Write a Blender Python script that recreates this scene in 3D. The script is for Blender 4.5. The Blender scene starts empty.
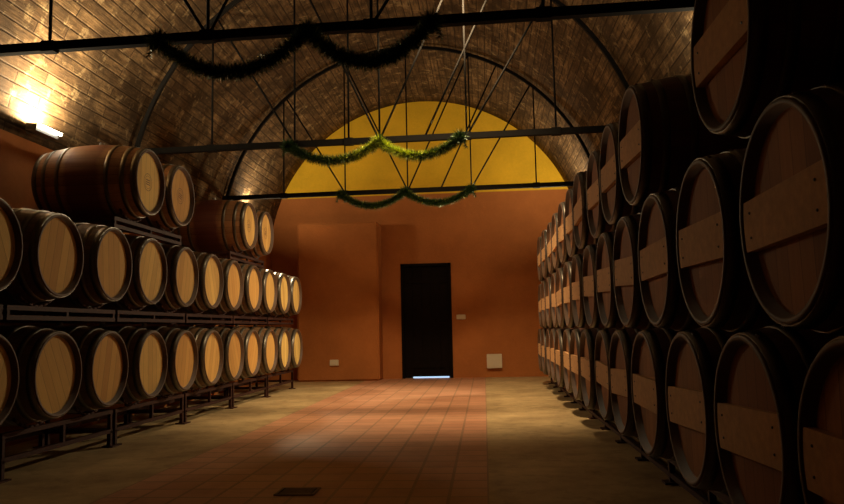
import bpy, bmesh, math, random
from mathutils import Matrix, Vector
random.seed(7)
scene = bpy.context.scene
COL = scene.collection

# ------------------------------------------------------------ materials
def new_mat(name):
    m = bpy.data.materials.new(name); m.use_nodes = True
    nt = m.node_tree; nt.nodes.clear()
    out = nt.nodes.new('ShaderNodeOutputMaterial')
    b = nt.nodes.new('ShaderNodeBsdfPrincipled')
    nt.links.new(b.outputs[0], out.inputs[0])
    return m, nt, b
def N(nt, t, **kw):
    n = nt.nodes.new(t)
    for k, v in kw.items(): setattr(n, k, v)
    return n
def math_n(nt, op, a, b=None, c=None):
    n = nt.nodes.new('ShaderNodeMath'); n.operation = op
    for i, s in enumerate((a, b, c)):
        if s is None: continue
        if isinstance(s, (int, float)): n.inputs[i].default_value = s
        else: nt.links.new(s, n.inputs[i])
    return n.outputs[0]
def mix(nt, fac, a, b, mode='MIX'):
    n = nt.nodes.new('ShaderNodeMixRGB'); n.blend_type = mode
    for i, s in enumerate((fac, a, b)):
        if isinstance(s, (int, float)): n.inputs[i].default_value = s
        elif isinstance(s, tuple): n.inputs[i].default_value = (*s, 1)
        else: nt.links.new(s, n.inputs[i])
    return n.outputs[0]
def noise(nt, vec, scale, detail=4, rough=.6, sc=None):
    if sc:
        mp = nt.nodes.new('ShaderNodeMapping'); mp.inputs['Scale'].default_value = sc
        nt.links.new(vec, mp.inputs[0]); vec = mp.outputs[0]
    n = nt.nodes.new('ShaderNodeTexNoise'); nt.links.new(vec, n.inputs['Vector'])
    n.inputs['Scale'].default_value = scale; n.inputs['Detail'].default_value = detail
    n.inputs['Roughness'].default_value = rough
    return n.outputs[0]
def ramp(nt, fac, lo, hi):
    n = nt.nodes.new('ShaderNodeMapRange')
    n.inputs[1].default_value = lo; n.inputs[2].default_value = hi
    nt.links.new(fac, n.inputs[0]); return n.outputs[0]
def bump(nt, b, h, strength=.3, dist=.01):
    n = nt.nodes.new('ShaderNodeBump'); n.inputs['Strength'].default_value = strength
    n.inputs['Distance'].default_value = dist
    nt.links.new(h, n.inputs['Height']); nt.links.new(n.outputs[0], b.inputs['Normal'])
def simple(name, col, rough=.5, metal=0, ns=20, var=.35):
    m, nt, b = new_mat(name)
    tc = N(nt, 'ShaderNodeTexCoord')
    f = noise(nt, tc.outputs['Object'], ns)
    c = mix(nt, f, tuple(x*(1-var) for x in col), tuple(min(1, x*(1+var)) for x in col))
    nt.links.new(c, b.inputs['Base Color'])
    b.inputs['Roughness'].default_value = rough; b.inputs['Metallic'].default_value = metal
    bump(nt, b, f, .15, .004)
    return m
def emis(name, col, s):
    m, nt, b = new_mat(name)
    b.inputs['Base Color'].default_value = (*col, 1)
    b.inputs['Emission Color'].default_value = (*col, 1)
    b.inputs['Emission Strength'].default_value = s
    return m

def stave_mat(name, base, stain, n_st):
    m, nt, b = new_mat(name)
    tc = N(nt, 'ShaderNodeTexCoord'); oi = N(nt, 'ShaderNodeObjectInfo')
    sp = N(nt, 'ShaderNodeSeparateXYZ'); nt.links.new(tc.outputs['Object'], sp.inputs[0])
    ang = math_n(nt, 'ARCTAN2', sp.outputs[2], sp.outputs[1])
    idx = math_n(nt, 'MULTIPLY', ang, n_st/(2*math.pi))
    fl = math_n(nt, 'FLOOR', idx)
    wn = N(nt, 'ShaderNodeTexWhiteNoise', noise_dimensions='2D')
    cb = N(nt, 'ShaderNodeCombineXYZ'); nt.links.new(fl, cb.inputs[0]); nt.links.new(oi.outputs['Random'], cb.inputs[1])
    nt.links.new(cb.outputs[0], wn.inputs['Vector'])
    g = noise(nt, tc.outputs['Object'], 14, 5, .65, (.25, 2.5, 2.5))
    tone = math_n(nt, 'ADD', math_n(nt, 'MULTIPLY', wn.outputs[0], .5), math_n(nt, 'MULTIPLY', g, .6))
    c = mix(nt, tone, tuple(x*.45 for x in base), tuple(x*1.35 for x in base))
    ax = math_n(nt, 'ABSOLUTE', sp.outputs[0])
    nn = noise(nt, tc.outputs['Object'], 6)
    band = ramp(nt, math_n(nt, 'ADD', ax, math_n(nt, 'MULTIPLY', nn, .08)), .22, .17)
    c = mix(nt, math_n(nt, 'MULTIPLY', band, stain), c, (.15, .035, .025))
    fr = math_n(nt, 'FRACT', idx)
    edge = ramp(nt, math_n(nt, 'ABSOLUTE', math_n(nt, 'SUBTRACT', fr, .5)), .46, .5)
    c = mix(nt, math_n(nt, 'MULTIPLY', edge, .7), c, (.03, .018, .01))
    nt.links.new(c, b.inputs['Base Color']); b.inputs['Roughness'].default_value = .55
    bump(nt, b, g, .2, .004)
    return m
def head_mat(name, base):
    m, nt, b = new_mat(name)
    tc = N(nt, 'ShaderNodeTexCoord'); oi = N(nt, 'ShaderNodeObjectInfo')
    sp = N(nt, 'ShaderNodeSeparateXYZ'); nt.links.new(tc.outputs['Object'], sp.inputs[0])
    idx = math_n(nt, 'ADD', math_n(nt, 'MULTIPLY', sp.outputs[1], 11.5), .5)
    fl = math_n(nt, 'FLOOR', idx)
    wn = N(nt, 'ShaderNodeTexWhiteNoise', noise_dimensions='2D')
    cb = N(nt, 'ShaderNodeCombineXYZ'); nt.links.new(fl, cb.inputs[0]); nt.links.new(oi.outputs['Random'], cb.inputs[1])
    nt.links.new(cb.outputs[0], wn.inputs['Vector'])
    g = noise(nt, tc.outputs['Object'], 18, 5, .6, (1, 3, .35))
    tone = math_n(nt, 'ADD', math_n(nt, 'MULTIPLY', wn.outputs[0], .5), math_n(nt, 'MULTIPLY', g, .55))
    c = mix(nt, tone, tuple(x*.50 for x in base), tuple(min(1, x*1.35) for x in base))
    c = mix(nt, math_n(nt, 'MULTIPLY', oi.outputs['Random'], .7), c, tuple(x*y for x, y in zip(base, (.60, .42, .30))))
    fr = math_n(nt, 'FRACT', idx)
    edge = ramp(nt, math_n(nt, 'ABSOLUTE', math_n(nt, 'SUBTRACT', fr, .5)), .46, .5)
    c = mix(nt, math_n(nt, 'MULTIPLY', edge, .6), c, (.07, .035, .015))
    nt.links.new(c, b.inputs['Base Color']); b.inputs['Roughness'].default_value = .75
    b.inputs['Specular IOR Level'].default_value = .25
    bump(nt, b, g, .15, .003)
    return m

M_stave = stave_mat('oak_staves', (.15, .08, .035), .0, 26)
M_stave_red = stave_mat('oak_staves_wine_stained', (.38, .20, .09), .85, 26)
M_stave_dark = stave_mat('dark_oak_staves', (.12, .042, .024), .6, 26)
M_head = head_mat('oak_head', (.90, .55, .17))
M_head_r = head_mat('dark_oak_head', (.38, .17, .06))  # darker tone for the right stack's heads
M_hoop = simple('galvanised_hoop', (.16, .15, .125), .38, .75)
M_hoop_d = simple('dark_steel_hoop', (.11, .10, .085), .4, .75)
M_chime = simple('chime_oak', (.09, .045, .02), .6)
M_batten = simple('pale_batten_wood', (.55, .31, .13), .8, ns=30)
M_bung = simple('silicone_bung', (.5, .45, .38), .5)
M_rack = simple('rack_steel', (.05, .02, .015), .6, .1)
M_truss = simple('truss_black_iron', (.007, .006, .005), .85, 0)
M_door = simple('dark_door_wood', (.006, .0032, .002), .9, ns=8)
M_doorfr = simple('door_frame_wood', (.005, .003, .002), .9)
for _m in (M_truss, M_door, M_doorfr, M_rack):
    _m.node_tree.nodes['Principled BSDF'].inputs['Specular IOR Level'].default_value = .15
M_plastic = simple('white_plastic', (.66, .58, .44), .4, var=.05)
M_metalgrate = simple('drain_iron', (.24, .17, .11), .7, .1)
M_lamp = simple('lamp_housing', (.1, .1, .1), .4, .5)
M_glass = emis('lamp_glass', (1, .9, .7), 25)
M_day = emis('daylight_gap', (.45, .68, 1), 1.0)

def plaster(name, base, var=.18, split=None, top=None):
    m, nt, b = new_mat(name)
    tc = N(nt, 'ShaderNodeTexCoord'); ob = tc.outputs['Object']
    big = noise(nt, ob, 1.3, 5); fine = noise(nt, ob, 22, 6, .7)
    f = math_n(nt, 'ADD', math_n(nt, 'MULTIPLY', big, .7), math_n(nt, 'MULTIPLY', fine, .3))
    f = ramp(nt, f, .3, .7)
    c = mix(nt, f, tuple(x*(1-var) for x in base), tuple(x*(1+var) for x in base))
    if split:
        c2 = mix(nt, f, tuple(x*(1-var) for x in top), tuple(x*(1+var) for x in top))
        sp = N(nt, 'ShaderNodeSeparateXYZ'); nt.links.new(ob, sp.inputs[0])
        s = ramp(nt, sp.outputs[2], split-.01, split+.01)
        c = mix(nt, s, c, c2)
    nt.links.new(c, b.inputs['Base Color']); b.inputs['Roughness'].default_value = .85
    b.inputs['Specular IOR Level'].default_value = .2
    bump(nt, b, fine, .5, .012)
    return m
M_wall = plaster('ochre_plaster', (.40, .145, .040))
M_wall_back = plaster('orange_and_yellow_plaster', (.42, .15, .042), split=3.5, top=(.80, .50, .03))

def vault_mat():
    m, nt, b = new_mat('vault_boards')
    uv = N(nt, 'ShaderNodeUVMap'); uv.uv_map = 'UVMap'
    br = N(nt, 'ShaderNodeTexBrick'); nt.links.new(uv.outputs[0], br.inputs['Vector'])
    br.offset = .37; br.offset_frequency = 2; br.squash = 1
    br.inputs['Color1'].default_value = (.34, .21, .095, 1)
    br.inputs['Color2'].default_value = (.14, .08, .034, 1)
    br.inputs['Mortar'].default_value = (.045, .026, .012, 1)
    br.inputs['Scale'].default_value = 1
    br.inputs['Mortar Size'].default_value = .010
    br.inputs['Mortar Smooth'].default_value = .6
    br.inputs['Brick Width'].default_value = 1.05
    br.inputs['Row Height'].default_value = .115
    tc = N(nt, 'ShaderNodeTexCoord')
    st = noise(nt, uv.outputs[0], 5, 6, .7, (.6, 6, 1))
    bl = noise(nt, tc.outputs['Object'], 2.2, 6, .7)
    c = mix(nt, ramp(nt, st, .35, .64), br.outputs[0], (.055, .032, .014))
    c = mix(nt, math_n(nt, 'MULTIPLY', ramp(nt, bl, .40, .60), .9), c, (.042, .024, .010))
    bl2 = noise(nt, tc.outputs['Object'], 7, 5, .7)
    c = mix(nt, math_n(nt, 'MULTIPLY', ramp(nt, bl2, .56, .68), .5), c, (.48, .34, .17))
    nt.links.new(c, b.inputs['Base Color']); b.inputs['Roughness'].default_value = .9
    b.inputs['Specular IOR Level'].default_value = .2
    h = math_n(nt, 'SUBTRACT', math_n(nt, 'MULTIPLY', st, .5), math_n(nt, 'MULTIPLY', br.outputs[1], .6))
    bump(nt, b, h, .6, .02)
    return m
M_vault = vault_mat()

def floor_mats():
    m, nt, b = new_mat('stained_concrete')
    tc = N(nt, 'ShaderNodeTexCoord'); ob = tc.outputs['Object']
    f = ramp(nt, noise(nt, ob, 1.6, 7, .7), .3, .7)
    g = noise(nt, ob, 30, 4)
    c = mix(nt, f, (.28, .19, .09), (.64, .48, .24))
    c = mix(nt, math_n(nt, 'MULTIPLY', ramp(nt, noise(nt, ob, 5, 6, .7), .52, .72), .6), c, (.15, .09, .045))
    nt.links.new(c, b.inputs['Base Color']); b.inputs['Roughness'].default_value = .6
    bump(nt, b, g, .2, .004)
    m2, nt, b = new_mat('terracotta_tiles')
    tc = N(nt, 'ShaderNodeTexCoord'); ob = tc.outputs['Object']
    br = N(nt, 'ShaderNodeTexBrick'); nt.links.new(ob, br.inputs['Vector'])
    br.offset = 0; br.squash = 1
    br.inputs['Color1'].default_value = (.60, .29, .17, 1)
    br.inputs['Color2'].default_value = (.47, .215, .12, 1)
    br.inputs['Mortar'].default_value = (.28, .15, .085, 1)
    br.inputs['Scale'].default_value = 1
    br.inputs['Mortar Size'].default_value = .010
    br.inputs['Brick Width'].default_value = .22
    br.inputs['Row Height'].default_value = .22
    f = ramp(nt, noise(nt, ob, 1.2, 6, .65), .3, .7)
    c = mix(nt, math_n(nt, 'MULTIPLY', f, .3), br.outputs[0], (.60, .40, .24))
    c = mix(nt, math_n(nt, 'MULTIPLY', ramp(nt, noise(nt, ob, 4, 6, .7), .5, .72), .4), c, (.22, .11, .07))
    nt.links.new(c, b.inputs['Base Color']); b.inputs['Roughness'].default_value = .5
    bump(nt, b, br.outputs[1], -.25, .004)
    return m, m2
M_conc, M_tile = floor_mats()

# ------------------------------------------------------------ mesh helpers
def finish(bm, name, mats, smooth=False, parent=None, recalc=True):
    if recalc: bmesh.ops.recalc_face_normals(bm, faces=bm.faces)
    me = bpy.data.meshes.new(name); bm.to_mesh(me); bm.free()
    for m in mats: me.materials.append(m)
    ob = bpy.data.objects.new(name, me); COL.objects.link(ob)
    if parent: ob.parent = parent
    return ob
def box(bm, lo, hi, mi=0):
    c = [(a+b)/2 for a, b in zip(lo, hi)]; s = [abs(b-a) for a, b in zip(lo, hi)]
    r = bmesh.ops.create_cube(bm, size=1, matrix=Matrix.Translation(c) @ Matrix.Diagonal((*s, 1)))
    fs = set(f for v in r['verts'] for f in v.link_faces)
    for f in fs: f.material_index = mi
def rod(bm, a, b, r, mi=0, seg=8, square=False):
    a, b = Vector(a), Vector(b); d = b-a
    q = d.to_track_quat('Z', 'Y').to_matrix().to_4x4()
    mt = Matrix.Translation((a+b)/2) @ q
    if square:
        rr = bmesh.ops.create_cube(bm, size=1, matrix=mt @ Matrix.Diagonal((2*r, 2*r, d.length, 1)))
    else:
        rr = bmesh.ops.create_cone(bm, cap_ends=True, segments=seg, radius1=r, radius2=r, depth=d.length, matrix=mt)
    fs = set(f for v in rr['verts'] for f in v.link_faces)
    for f in fs:
        f.material_index = mi
        if not square and len(f.verts) == 4: f.smooth = True

# ------------------------------------------------------------ barrel
def make_barrel_mesh(name, L, rb, rh, mats, batten=False, nst=26, stamp=False):
    bm = bmesh.new()
    seg = nst*3
    def R(x): return rb-(rb-rh)*(2*x/L)**2
    def ring(x, r, groove=0.0):
        vs = []
        for i in range(seg):
            a = 2*math.pi*i/seg - math.pi
            rr = r-(groove if i % 3 == 0 else 0)
            vs.append(bm.verts.new((x, rr*math.cos(a), rr*math.sin(a))))
        return vs
    def bridge(a, b, mi, sm=True):
        for i in range(seg):
            f = bm.faces.new((a[i], a[(i+1) % seg], b[(i+1) % seg], b[i]))
            f.material_index = mi; f.smooth = sm
    prev = None; first = last = None
    for k in range(17):
        x = -L/2+L*k/16
        rg = ring(x, R(x), .0022)
        if prev: bridge(prev, rg, 0)
        else: first = rg
        prev = rg
    last = prev
    for sgn, rg in ((1, last), (-1, first)):
        r1 = ring(sgn*(L/2+.004), rh-.006)
        bridge(rg, r1, 3)
        r2 = ring(sgn*(L/2+.002), rh-.020); bridge(r1, r2, 3)
        r3 = ring(sgn*(L/2-.036), rh-.026); bridge(r2, r3, 3)
        r4 = ring(sgn*(L/2-.032), rh-.045); bridge(r3, r4, 1)
        c = bm.verts.new((sgn*(L/2-.031), 0, 0))
        for i in range(seg):
            f = bm.faces.new((r4[i], r4[(i+1) % seg], c)); f.material_index = 1
    for s in (1, -1):
        for (d0, w) in ((.004, .045), (.10, .038), (.235, .036)):
            xa = s*(L/2-d0); xb = s*(L/2-d0-w)
            t = .0035
            a1 = ring(xa, R(xa)-.004); a2 = ring(xa, R(xa)+t); a3 = ring(xb, R(xb)+t); a4 = ring(xb, R(xb)-.004)
            bridge(a1, a2, 2, False); bridge(a2, a3, 2); bridge(a3, a4, 2, False)
            xm = (xa+xb)/2
            for da in (0, .05):
                bmesh.ops.create_uvsphere(bm, u_segments=6, v_segments=4, radius=.006,
                    matrix=Matrix.Translation((xm, (R(xm)+t)*math.cos(1.2+da+d0), (R(xm)+t)*math.sin(1.2+da+d0))))
    rr = bmesh.ops.create_cone(bm, cap_ends=True, segments=14, radius1=.028, radius2=.022, depth=.04,
                               matrix=Matrix.Translation((0, 0, rb+.008)))
    for f in set(f for v in rr['verts'] for f in v.link_faces): f.material_index = 4
    if batten:
        x0, x1 = L/2-.031, L/2-.002
        h = rh*.25; rin = rh-.027
        n = 8; pts = []
        for i in range(n+1):
            z = -h+2*h*i/n; pts.append((math.sqrt(rin*rin-z*z), z))
        outline = [(y, z) for y, z in pts]+[(-y, z) for y, z in reversed(pts)]
        va = [bm.verts.new((x0, y, z)) for y, z in outline]
        vb = [bm.verts.new((x1, y, z)) for y, z in outline]
        f = bm.faces.new(vb); f.material_index = 5
        for i in range(len(va)):
            f = bm.faces.new((va[i], va[(i+1) % len(va)], vb[(i+1) % len(va)], vb[i])); f.material_index = 5
        for sy in (-1, 1):
            for zz in (-.04, .04):
                r_ = bmesh.ops.create_uvsphere(bm, u_segments=6, v_segments=4, radius=.005,
                      matrix=Matrix.Translation((x1, sy*rin*.8, zz)))
                for f in set(f for v in r_['verts'] for f in v.link_faces): f.material_index = 2
    if stamp:
        x0 = L/2-.0300
        for r0, r1 in ((.075, .08), (.055, .058)):
            k = 32
            A = [bm.verts.new((x0, r0*math.cos(2*math.pi*i/k), r0*math.sin(2*math.pi*i/k))) for i in range(k)]
            B = [bm.verts.new((x0, r1*math.cos(2*math.pi*i/k), r1*math.sin(2*math.pi*i/k))) for i in range(k)]
            for i in range(k):
                f = bm.faces.new((A[i], A[(i+1) % k], B[(i+1) % k], B[i])); f.material_index = 6
        for zz in (-.02, 0, .02):
            box(bm, (x0-.001, -.035, zz-.004), (x0+.001, .035, zz+.004), 6)
    bmesh.ops.recalc_face_normals(bm, faces=bm.faces)
    me = bpy.data.meshes.new(name); bm.to_mesh(me); bm.free()
    for m in mats: me.materials.append(m)
    return me
M_burn = simple('burnt_mark', (.22, .11, .04), .7)
LB = .95
me_l = make_barrel_mesh('barrel_left', LB, .352, .292, [M_stave, M_head, M_hoop, M_chime, M_bung, M_batten, M_burn])
me_l2 = make_barrel_mesh('barrel_left_stained', LB, .352, .292, [M_stave_red, M_head, M_hoop, M_chime, M_bung, M_batten, M_burn], stamp=True)
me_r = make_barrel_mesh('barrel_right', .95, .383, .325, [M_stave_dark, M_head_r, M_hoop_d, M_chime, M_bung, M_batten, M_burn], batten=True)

def put_barrel(me, x, y, z, flip=False, roll=0):
    ob = bpy.data.objects.new('wine_barrel', me); COL.objects.link(ob)
    m = Matrix.Translation((x, y, z))
    if flip: m = m @ Matrix.Rotation(math.pi, 4, 'Z')
    ob.matrix_world = m @ Matrix.Rotation(roll, 4, 'X')
    return ob

XL = -2.95-LB/2; SP = .738; Y0 = 4.97
ZL = (.66, 1.49, 2.29)
for k in range(-3, 10):
    for lv in (0, 1):
        put_barrel(me_l, XL+random.uniform(-.012, .012), Y0+SP*k+random.uniform(-.006, .006), ZL[lv], roll=random.uniform(-.5, .5))
for y in (6.36, 7.07, 9.25, 9.98):
    put_barrel(me_l2, XL+random.uniform(-.01, .01), y, ZL[2], roll=random.uniform(-.3, .3))

XRh = .85; XR = XRh+.475; SR = .772; RZ = (.555, 1.235, 1.915)
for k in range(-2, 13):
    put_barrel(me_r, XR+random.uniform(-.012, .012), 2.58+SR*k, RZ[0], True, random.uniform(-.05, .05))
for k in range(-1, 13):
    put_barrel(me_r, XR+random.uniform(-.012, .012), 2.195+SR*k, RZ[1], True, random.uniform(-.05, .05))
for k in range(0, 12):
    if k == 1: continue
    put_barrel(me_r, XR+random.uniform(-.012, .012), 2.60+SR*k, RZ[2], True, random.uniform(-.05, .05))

# ------------------------------------------------------------ racks
def left_rack(y0, y1, zc, floor_feet):
    bm = bmesh.new()
    zt = zc-.352; xs = (-3.13, -3.72)
    zl = .13 if floor_feet else zt-.085
    for x in xs:
        rod(bm, (x, y0+.02, zt-.02), (x, y1-.02, zt-.02), .016, square=True)
        rod(bm, (x, y0+.02, zl), (x, y1-.02, zl), .016, square=True)
        for y in (y0+.04, (y0+y1)/2, y1-.04):
            rod(bm, (x, y, zl), (x, y, zt-.02), .014, square=True)
        rr = .352-.012
        for yc in (y0+(y1-y0)*.25, y0+(y1-y0)*.75):
            pts = []
            for i in range(9):
                a = math.radians(-90-38+76*i/8)
                pts.append((x, yc+(rr+.014)*math.cos(a), zc+(rr+.014)*math.sin(a)))
            for a, b in zip(pts, pts[1:]): rod(bm, a, b, .011, seg=6)
        if floor_feet:
            for y in (y0+.04, y1-.04):
                rod(bm, (x, y, 0), (x, y, .13), .016, square=True)
                box(bm, (x-.05, y-.04, 0), (x+.05, y+.04, .012))
    for y in (y0+.04, y1-.04):
        rod(bm, (xs[0], y, zl), (xs[1], y, zl), .014, square=True)
        rod(bm, (xs[0], y, zt-.02), (xs[1], y, zt-.02), .014, square=True)
    return finish(bm, 'barrel_rack', [M_rack])
for p in range(-1, 5):
    ya = Y0+SP*(2*p-.5); yb = ya+2*SP
    left_rack(ya, yb, ZL[0], True); left_rack(ya, yb, ZL[1], False)
for a, b in ((6.36-.37, 7.07+.37), (9.25-.37, 9.98+.37)):
    left_rack(a, b, ZL[2], False)
bm = bmesh.new()
for x in (1.06, 1.58):
    rod(bm, (x, .7, .145), (x, 12.2, .145), .018, square=True)
    rod(bm, (x, .7, .05), (x, 12.2, .05), .014, square=True)
    for k in range(-2, 14):
        y = 2.58+SR*(k-.5)
        rod(bm, (x, y, 0), (x, y, .27), .016, square=True)
        box(bm, (x-.05, y-.05, 0), (x+.05, y+.05, .012))
        if k < 13:
            yc = y+SR/2; pts = []
            for i in range(9):
                a = math.radians(-90-45+90*i/8)
                pts.append((x, yc+.385*math.cos(a), .555+.385*math.sin(a)))
            for a, b in zip(pts, pts[1:]): rod(bm, a, b, .012, seg=6)
for k in range(-2, 14):
    y = 2.58+SR*(k-.5); rod(bm, (1.06, y, .145), (1.58, y, .145), .014, square=True)
finish(bm, 'barrel_rack', [M_rack])

# ------------------------------------------------------------ room shell
XC, ZC, RV = -1.1, 2.33, 3.0
ZS = 2.7; DX = math.sqrt(RV*RV-(ZS-ZC)**2); WXL, WXR = XC-DX, XC+DX
YA, YB = -3.5, 14.0
bm = bmesh.new()
xs = [WXL-.2, -2.2, 0, WXR+.2]
top = [[bm.verts.new((x, y, 0)) for x in xs] for y in (YA-.2, YB+.2)]
bot = [[bm.verts.new((x, y, -.15)) for x in xs] for y in (YA-.2, YB+.2)]
for i in range(3):
    f = bm.faces.new((top[0][i], top[0][i+1], top[1][i+1], top[1][i])); f.material_index = 1 if i == 1 else 0
    bm.faces.new((bot[0][i], bot[1][i], bot[1][i+1], bot[0][i+1]))
    bm.faces.new((top[0][i], bot[0][i], bot[0][i+1], top[0][i+1]))
    bm.faces.new((top[1][i], top[1][i+1], bot[1][i+1], bot[1][i]))
bm.faces.new((top[0][0], top[1][0], bot[1][0], bot[0][0]))
bm.faces.new((top[0][3], bot[0][3], bot[1][3], top[1][3]))
finish(bm, 'floor', [M_conc, M_tile])
for nm, a, b in (('wall_left', WXL-.2, WXL), ('wall_right', WXR, WXR+.2)):
    bm = bmesh.new(); box(bm, (a, YA, 0), (b, YB, ZS)); finish(bm, nm, [M_wall])
bm = bmesh.new(); uvl = bm.loops.layers.uv.new('UVMap')
a0 = math.asin((ZS-ZC)/RV); NA, NY = 72, 36
def vp(i, j, R):
    a = a0+(math.pi-2*a0)*i/NA
    return (XC+R*math.cos(a), YA+(YB-YA)*j/NY, ZC+R*math.sin(a)), (YA+(YB-YA)*j/NY, a*RV)
grid = [[bm.verts.new(vp(i, j, RV)[0]) for i in range(NA+1)] for j in range(NY+1)]
for j in range(NY):
    for i in range(NA):
        ids = ((i, j), (i, j+1), (i+1, j+1), (i+1, j))
        f = bm.faces.new([grid[b][a] for a, b in ids]); f.smooth = True
        for lp, (a, b) in zip(f.loops, ids): lp[uvl].uv = vp(a, b, RV)[1]
vault = finish(bm, 'ceiling', [M_vault], recalc=False)
sm = vault.modifiers.new('Solidify', 'SOLIDIFY'); sm.thickness = .15; sm.offset = -1
n = vault.data.polygons[NA//2].normal
if n.z > 0: sm.offset = 1
def end_wall(name, ya, yb, mat, door=None):
    bm = bmesh.new()
    if door:
        x0, x1, h = door
        box(bm, (WXL, ya, 0), (x0, yb, h)); box(bm, (x1, ya, 0), (WXR, yb, h)); box(bm, (WXL, ya, h), (WXR, yb, ZS))
    else:
        box(bm, (WXL, ya, 0), (WXR, yb, ZS))
    k = 64
    P = [(XC+RV*math.cos(a0+(math.pi-2*a0)*i/k), ZC+RV*math.sin(a0+(math.pi-2*a0)*i/k)) for i in range(k+1)]
    for (xa, za), (xb, zb) in zip(P, P[1:]):
        lo = [bm.verts.new(p) for p in ((xb, ya, ZS), (xa, ya, ZS), (xa, ya, za), (xb, ya, zb))]
        hi = [bm.verts.new(p) for p in ((xb, yb, ZS), (xa, yb, ZS), (xa, yb, za), (xb, yb, zb))]
        try:
            bm.faces.new(lo); bm.faces.new(list(reversed(hi))); bm.faces.new((lo[2], hi[2], hi[3], lo[3]))
        except ValueError: pass
    return finish(bm, name, [mat], recalc=False)
DX0, DX1, DH = -1.56, -.60, 2.16
end_wall('wall_back', YB, YB+.2, M_wall_back, (DX0, DX1, DH))
end_wall('wall_front', YA-.2, YA, M_wall)
bm = bmesh.new(); box(bm, (-3.44, 13.5, 0), (-1.92, YB, 2.93))
bmesh.ops.bevel(bm, geom=[e for e in bm.edges], offset=.03, segments=3, affect='EDGES')
finish(bm, 'wall_buttress', [M_wall])
door = bpy.data.objects.new('door_1', None); COL.objects.link(door)
bm = bmesh.new()
box(bm, (DX0+.05, YB+.06, .03), (DX1-.05, YB+.11, DH-.05))
for i in range(5):
    w = (DX1-DX0-.1)/5; x = DX0+.05+w*i
    box(bm, (x+.008, YB+.045, .04), (x+w-.008, YB+.06, DH-.06))
for z in (.25, 1.05, 1.85): box(bm, (DX0+.06, YB+.028, z-.06), (DX1-.06, YB+.045, z+.06))
finish(bm, 'leaf', [M_door], parent=door)
bm = bmesh.new()
box(bm, (DX0, YB-.015, 0), (DX0+.05, YB+.15, DH)); box(bm, (DX1-.05, YB-.015, 0), (DX1, YB+.15, DH))
box(bm, (DX0, YB-.015, DH-.05), (DX1, YB+.15, DH))
finish(bm, 'frame', [M_doorfr], parent=door)
bm = bmesh.new(); box(bm, (DX0+.20, YB+.07, .0), (DX1-.08, YB+.09, .04)); finish(bm, 'daylight_gap', [M_day], parent=door)
bm = bmesh.new()
rod(bm, (DX1-.14, YB+.05, 1.02), (DX1-.14, YB-.02, 1.02), .01); rod(bm, (DX1-.14, YB-.02, 1.02), (DX1-.25, YB-.02, 1.02), .009)
box(bm, (DX1-.165, YB+.02, .93), (DX1-.115, YB+.03, 1.11))
finish(bm, 'handle', [M_door], parent=door)
def wbox(name, x, z, w, h, y, d=.04):
    bm = bmesh.new(); box(bm, (x-w/2, y-d, z-h/2), (x+w/2, y, z+h/2))
    bmesh.ops.bevel(bm, geom=list(bm.edges), offset=.006, segments=2, affect='EDGES')
    box(bm, (x-w*.32, y-d-.006, z-h*.3), (x+w*.32, y-d, z+h*.3))
    box(bm, (x-w*.1, y-d-.010, z-h*.12), (x+w*.1, y-d-.006, z+h*.12))
    finish(bm, name, [M_plastic])
wbox('light_switch', -.43, 1.13, .17, .09, YB)
wbox('electrical_box', .17, .30, .28, .26, YB, .09)
wbox('power_socket', -2.75, .34, .16, .11, 13.5)

for y in (4.31,):
    bm = bmesh.new()
    box(bm, (-1.20, y-.08, .001), (-1.0, y+.08, .004))
    for i in range(6):
        yy = y-.07+i*.028
        box(bm, (-1.19, yy-.007, .004), (-1.01, yy+.007, .006), 1)
    for a in (((-1.215, y-.095, .001), (-.985, y-.08, .007)), ((-1.215, y+.08, .001), (-.985, y+.095, .007)),
              ((-1.215, y-.095, .001), (-1.20, y+.095, .007)), ((-1.0, y-.095, .001), (-.985, y+.095, .007))):
        box(bm, *a, 1)
    finish(bm, 'floor_drain', [M_truss, M_metalgrate])

# ------------------------------------------------------------ trusses
ZB = 3.02
def skew(ob, y):
    ob.matrix_world = Matrix.Translation((1, y, 0)) @ Matrix.Rotation(-.03, 4, 'Z') @ Matrix.Translation((-1, -y, 0))
def truss(y, verts, diags):
    bm = bmesh.new()
    hw = math.sqrt(RV**2-(ZB-ZC)**2)+.03
    box(bm, (XC-hw, y-.03, ZB-.033), (XC+hw, y+.03, ZB+.033))
    R2 = RV-.06
    ang0 = math.asin((ZB-ZC)/R2); k = 48
    pts = [(XC+R2*math.cos(ang0+(math.pi-2*ang0)*i/k), y, ZC+R2*math.sin(ang0+(math.pi-2*ang0)*i/k)) for i in range(k+1)]
    for a, b in zip(pts, pts[1:]): rod(bm, a, b, .022, square=True)
    def top(x): return ZC+math.sqrt(R2*R2-(x-XC)**2)
    for x in verts: rod(bm, (x, y, ZB), (x, y, top(x)), .012, seg=6)
    for a, b in diags: rod(bm, (a, y, ZB), (b, y, top(b)), .012, seg=6)
    for x in verts: box(bm, (x-.05, y-.034, ZB-.04), (x+.05, y+.034, ZB+.04))
    o = finish(bm, 'roof_truss', [M_truss]); skew(o, y); return o
vs = [XC-1.94, XC-.97, XC, XC+.97, XC+1.94]
dg = [(XC, XC+.97), (XC+.5, XC+1.4), (XC+.97, XC+1.9), (XC, XC-.97), (XC-.97, XC-1.9)]
truss(1.78, vs, dg)
truss(4.85, [-3.1, -1.9, -.72, .46], [(-1.9, -.72), (-.72, .46), (-1.9, -2.9)])
truss(7.94, vs+[XC-.35], dg)
truss(11.0, vs, dg)

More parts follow.
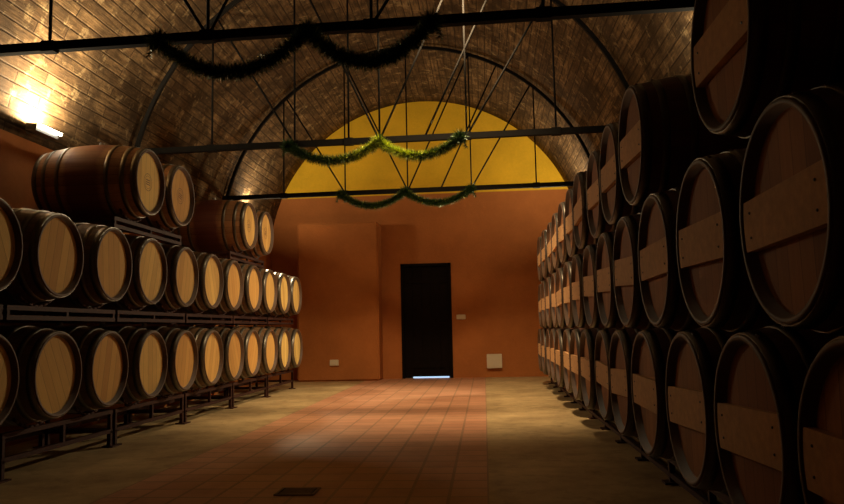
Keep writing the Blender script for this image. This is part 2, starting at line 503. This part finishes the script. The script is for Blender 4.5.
# ------------------------------------------------------------ garlands
def tinsel_mat(name, col, col2):
    m, nt, b = new_mat(name)
    g = N(nt, 'ShaderNodeNewGeometry')
    c = mix(nt, g.outputs['Random Per Island'], col, col2)
    nt.links.new(c, b.inputs['Base Color']); b.inputs['Metallic'].default_value = .35; b.inputs['Roughness'].default_value = .35
    return m
M_tin = tinsel_mat('green_tinsel', (.012, .032, .008), (.06, .12, .03))
M_tin2 = tinsel_mat('gold_green_tinsel_glint', (.14, .26, .02), (.95, 1.0, .12))  # yellow-green strands; brighter colour also paints foil glint on the middle garland
def garland(y, sag, lit_mid, ends, nn=11000):
    bm = bmesh.new(); yg = y-.05
    L_, Mx, R_ = ends; zt = ZB-.02
    spine = []
    for (a, b, s) in ((L_, Mx, sag), (Mx, R_, sag*.95)):
        for i in range(31):
            t = i/30; spine.append(Vector((a+(b-a)*t, yg, zt-4*s*t*(1-t))))
    for a, b in zip(spine, spine[1:]):
        if (b-a).length > 1e-4: rod(bm, a, b, .012, seg=5)
    def needle(p, d, l, mi):
        side = d.cross(Vector((random.gauss(0, 1), random.gauss(0, 1), random.gauss(0, 1))))
        if side.length < 1e-4: return
        side.normalize(); w = .004
        v = [bm.verts.new(p-side*w), bm.verts.new(p+side*w), bm.verts.new(p+d*l)]
        f = bm.faces.new(v); f.material_index = mi
    for _ in range(nn):
        t = random.random()*(len(spine)-1.001); i = int(t); p = spine[i].lerp(spine[i+1], t-i)
        tg = (spine[i+1]-spine[i])
        if tg.length < 1e-5: continue
        tg.normalize()
        d = Vector((random.gauss(0, 1), random.gauss(0, 1), random.gauss(0, 1))); d = d-tg*d.dot(tg)*.75
        if d.length < .1: continue
        d.normalize()
        mi = 1 if lit_mid and random.random() < math.exp(-((p.x-Mx-.1)/.45)**2)*.95 else 0  # lit centre put into the colour with brighter strands
        if not lit_mid and random.random() < .04: mi = 1
        needle(p, d, random.uniform(.055, .09), mi)
    for c in ends:
        for _ in range(700):
            d = Vector((random.gauss(0, 1), random.gauss(0, 1), random.gauss(0, 1)-.3)).normalized()
            needle(Vector((c, yg, zt)), d, random.uniform(.06, .13), 1 if lit_mid and c == Mx and random.random() < .6 else 0)
        for s in (-1, 1):
            for q in range(60):
                p = Vector((c+s*(.02+.0008*q), yg, zt-.002*q))
                needle(p, Vector((random.gauss(0, 1), random.gauss(0, 1), -.6)).normalized(), .05, 0)
    o = finish(bm, 'tinsel_garland', [M_tin, M_tin2], recalc=False); skew(o, y); return o
garland(4.85, .27, False, (-2.25, -1.16, -.30))
garland(7.94, .20, True, (-2.13, -1.1, -.2))
garland(11.0, .20, False, (-2.13, -1.14, -.14))

# ------------------------------------------------------------ lamps
def flood(name, loc, d, power, col, lk='AREA', bracket=None, spot=None, soft=.08, lw=.22, lh=.07, extra=None, hl=.13, tube=False):
    """floodlight: housing box + glass + real light, facing direction d"""
    e = bpy.data.objects.new(name, None); COL.objects.link(e); e.location = loc
    d = Vector(d).normalized()
    def frame(z):
        x = Vector((0, 1, 0))-z*z.y
        if x.length < .2: x = Vector((1, 0, 0))-z*z.x
        x.normalize(); y = z.cross(x)
        return Matrix((x, y, z)).transposed().to_4x4()
    R_ = frame(d)
    bm = bmesh.new()
    if bracket is not None:
        b = Vector(bracket); rod(bm, (0, 0, -.05), b, .012); rod(bm, b-b.normalized()*.01, b, .05, seg=12)
        finish(bm, 'bracket', [M_lamp], parent=e)
    bm = bmesh.new()
    box(bm, (-hl, -.05, -.06), (hl, .05, -.04))
    for a in (((-hl, -.05, -.04), (-hl+.01, .05, .0)), ((hl-.01, -.05, -.04), (hl, .05, .0)),
              ((-hl+.01, -.05, -.04), (hl-.01, -.04, .0)), ((-hl+.01, .04, -.04), (hl-.01, .05, .0))): box(bm, *a)
    h = finish(bm, 'housing', [M_lamp], parent=e); h.matrix_local = R_
    bm = bmesh.new(); box(bm, (-hl+.012, -.038, -.012), (hl-.012, .038, -.006))
    g = finish(bm, 'glass', [M_glass], parent=e); g.matrix_local = R_
    if tube:
        s = 1 if bracket[0] < 0 else -1
        bm = bmesh.new(); rod(bm, (s*.072, -hl, -.02), (s*.072, hl, -.02), .014, seg=12)
        finish(bm, 'tube', [M_glass], parent=e)
    def light(kind, power, dd, spot, off):
        dd = dd.normalized()
        if kind == 'AREA':
            ld = bpy.data.lights.new('flood_light', 'AREA'); ld.shape = 'RECTANGLE'; ld.size = lw; ld.size_y = lh
        else:
            ld = bpy.data.lights.new('flood_light', 'SPOT'); ld.spot_size = math.radians(spot); ld.spot_blend = .9
            ld.shadow_soft_size = soft
        ld.energy = power; ld.color = col
        lo = bpy.data.objects.new('flood_light', ld); COL.objects.link(lo); lo.parent = e
        lo.matrix_local = Matrix.Translation(off) @ frame(dd) @ Matrix.Rotation(math.pi, 4, 'X')
    light(lk, power, d, spot, d*.02)
    if extra:
        p2, tgt, sp2 = extra; v = Vector(tgt)-Vector(loc)
        light('SPOT', p2, v, sp2, v.normalized()*.16)
    return e
WARM = (1, .70, .38)
UP = (1, .78, .48)
flood('wall_lamp', (WXL+.15, 6.24, 2.80), (.1, 0, 1), 125, UP, bracket=(-.15, 0, 0), hl=.17, lw=.30, tube=True)
flood('wall_lamp', (WXL+.15, 12.1, 2.95), (.4, .3, 1), 28, UP, bracket=(-.15, 0, 0), extra=(220, (.5, 9.2, 0), 105))
flood('wall_lamp', (WXR-.15, 5.6, 2.82), (-.1, 0, 1), 24, UP, bracket=(.15, 0, 0))
flood('wall_lamp', (WXR-.15, 12.1, 2.90), (-.4, .3, 1), 42, UP, bracket=(.15, 0, 0), extra=(520, (-3, 8.9, 1.0), 95))
def aim(loc, tgt): return Vector(tgt)-Vector(loc)
a = (-.2, 7.6, 4.90); flood('added_ceiling_fill', a, aim(a, (-.6, 9.9, 0)), 1150, WARM, 'SPOT', (0, 0, .27), 92, .3)  # added off-screen fill for floor and barrel heads, not an actual fixture

w = bpy.data.worlds.new('World'); scene.world = w; w.use_nodes = True
w.node_tree.nodes['Background'].inputs[0].default_value = (.02, .015, .01, 1)
w.node_tree.nodes['Background'].inputs[1].default_value = .3

# ------------------------------------------------------------ camera
cd = bpy.data.cameras.new('camera'); cam = bpy.data.objects.new('camera', cd); COL.objects.link(cam)
cd.sensor_width = 36; cd.lens = 740/844*36; cd.clip_start = .05
cam.matrix_world = Matrix.Translation((0, 0, .92)) @ Matrix.Rotation(math.radians(4.66), 4, 'Z') @ \
    Matrix.Rotation(math.radians(95.94), 4, 'X') @ Matrix.Rotation(-.021, 4, 'Z')
scene.camera = cam
scene.view_settings.view_transform = 'Standard'
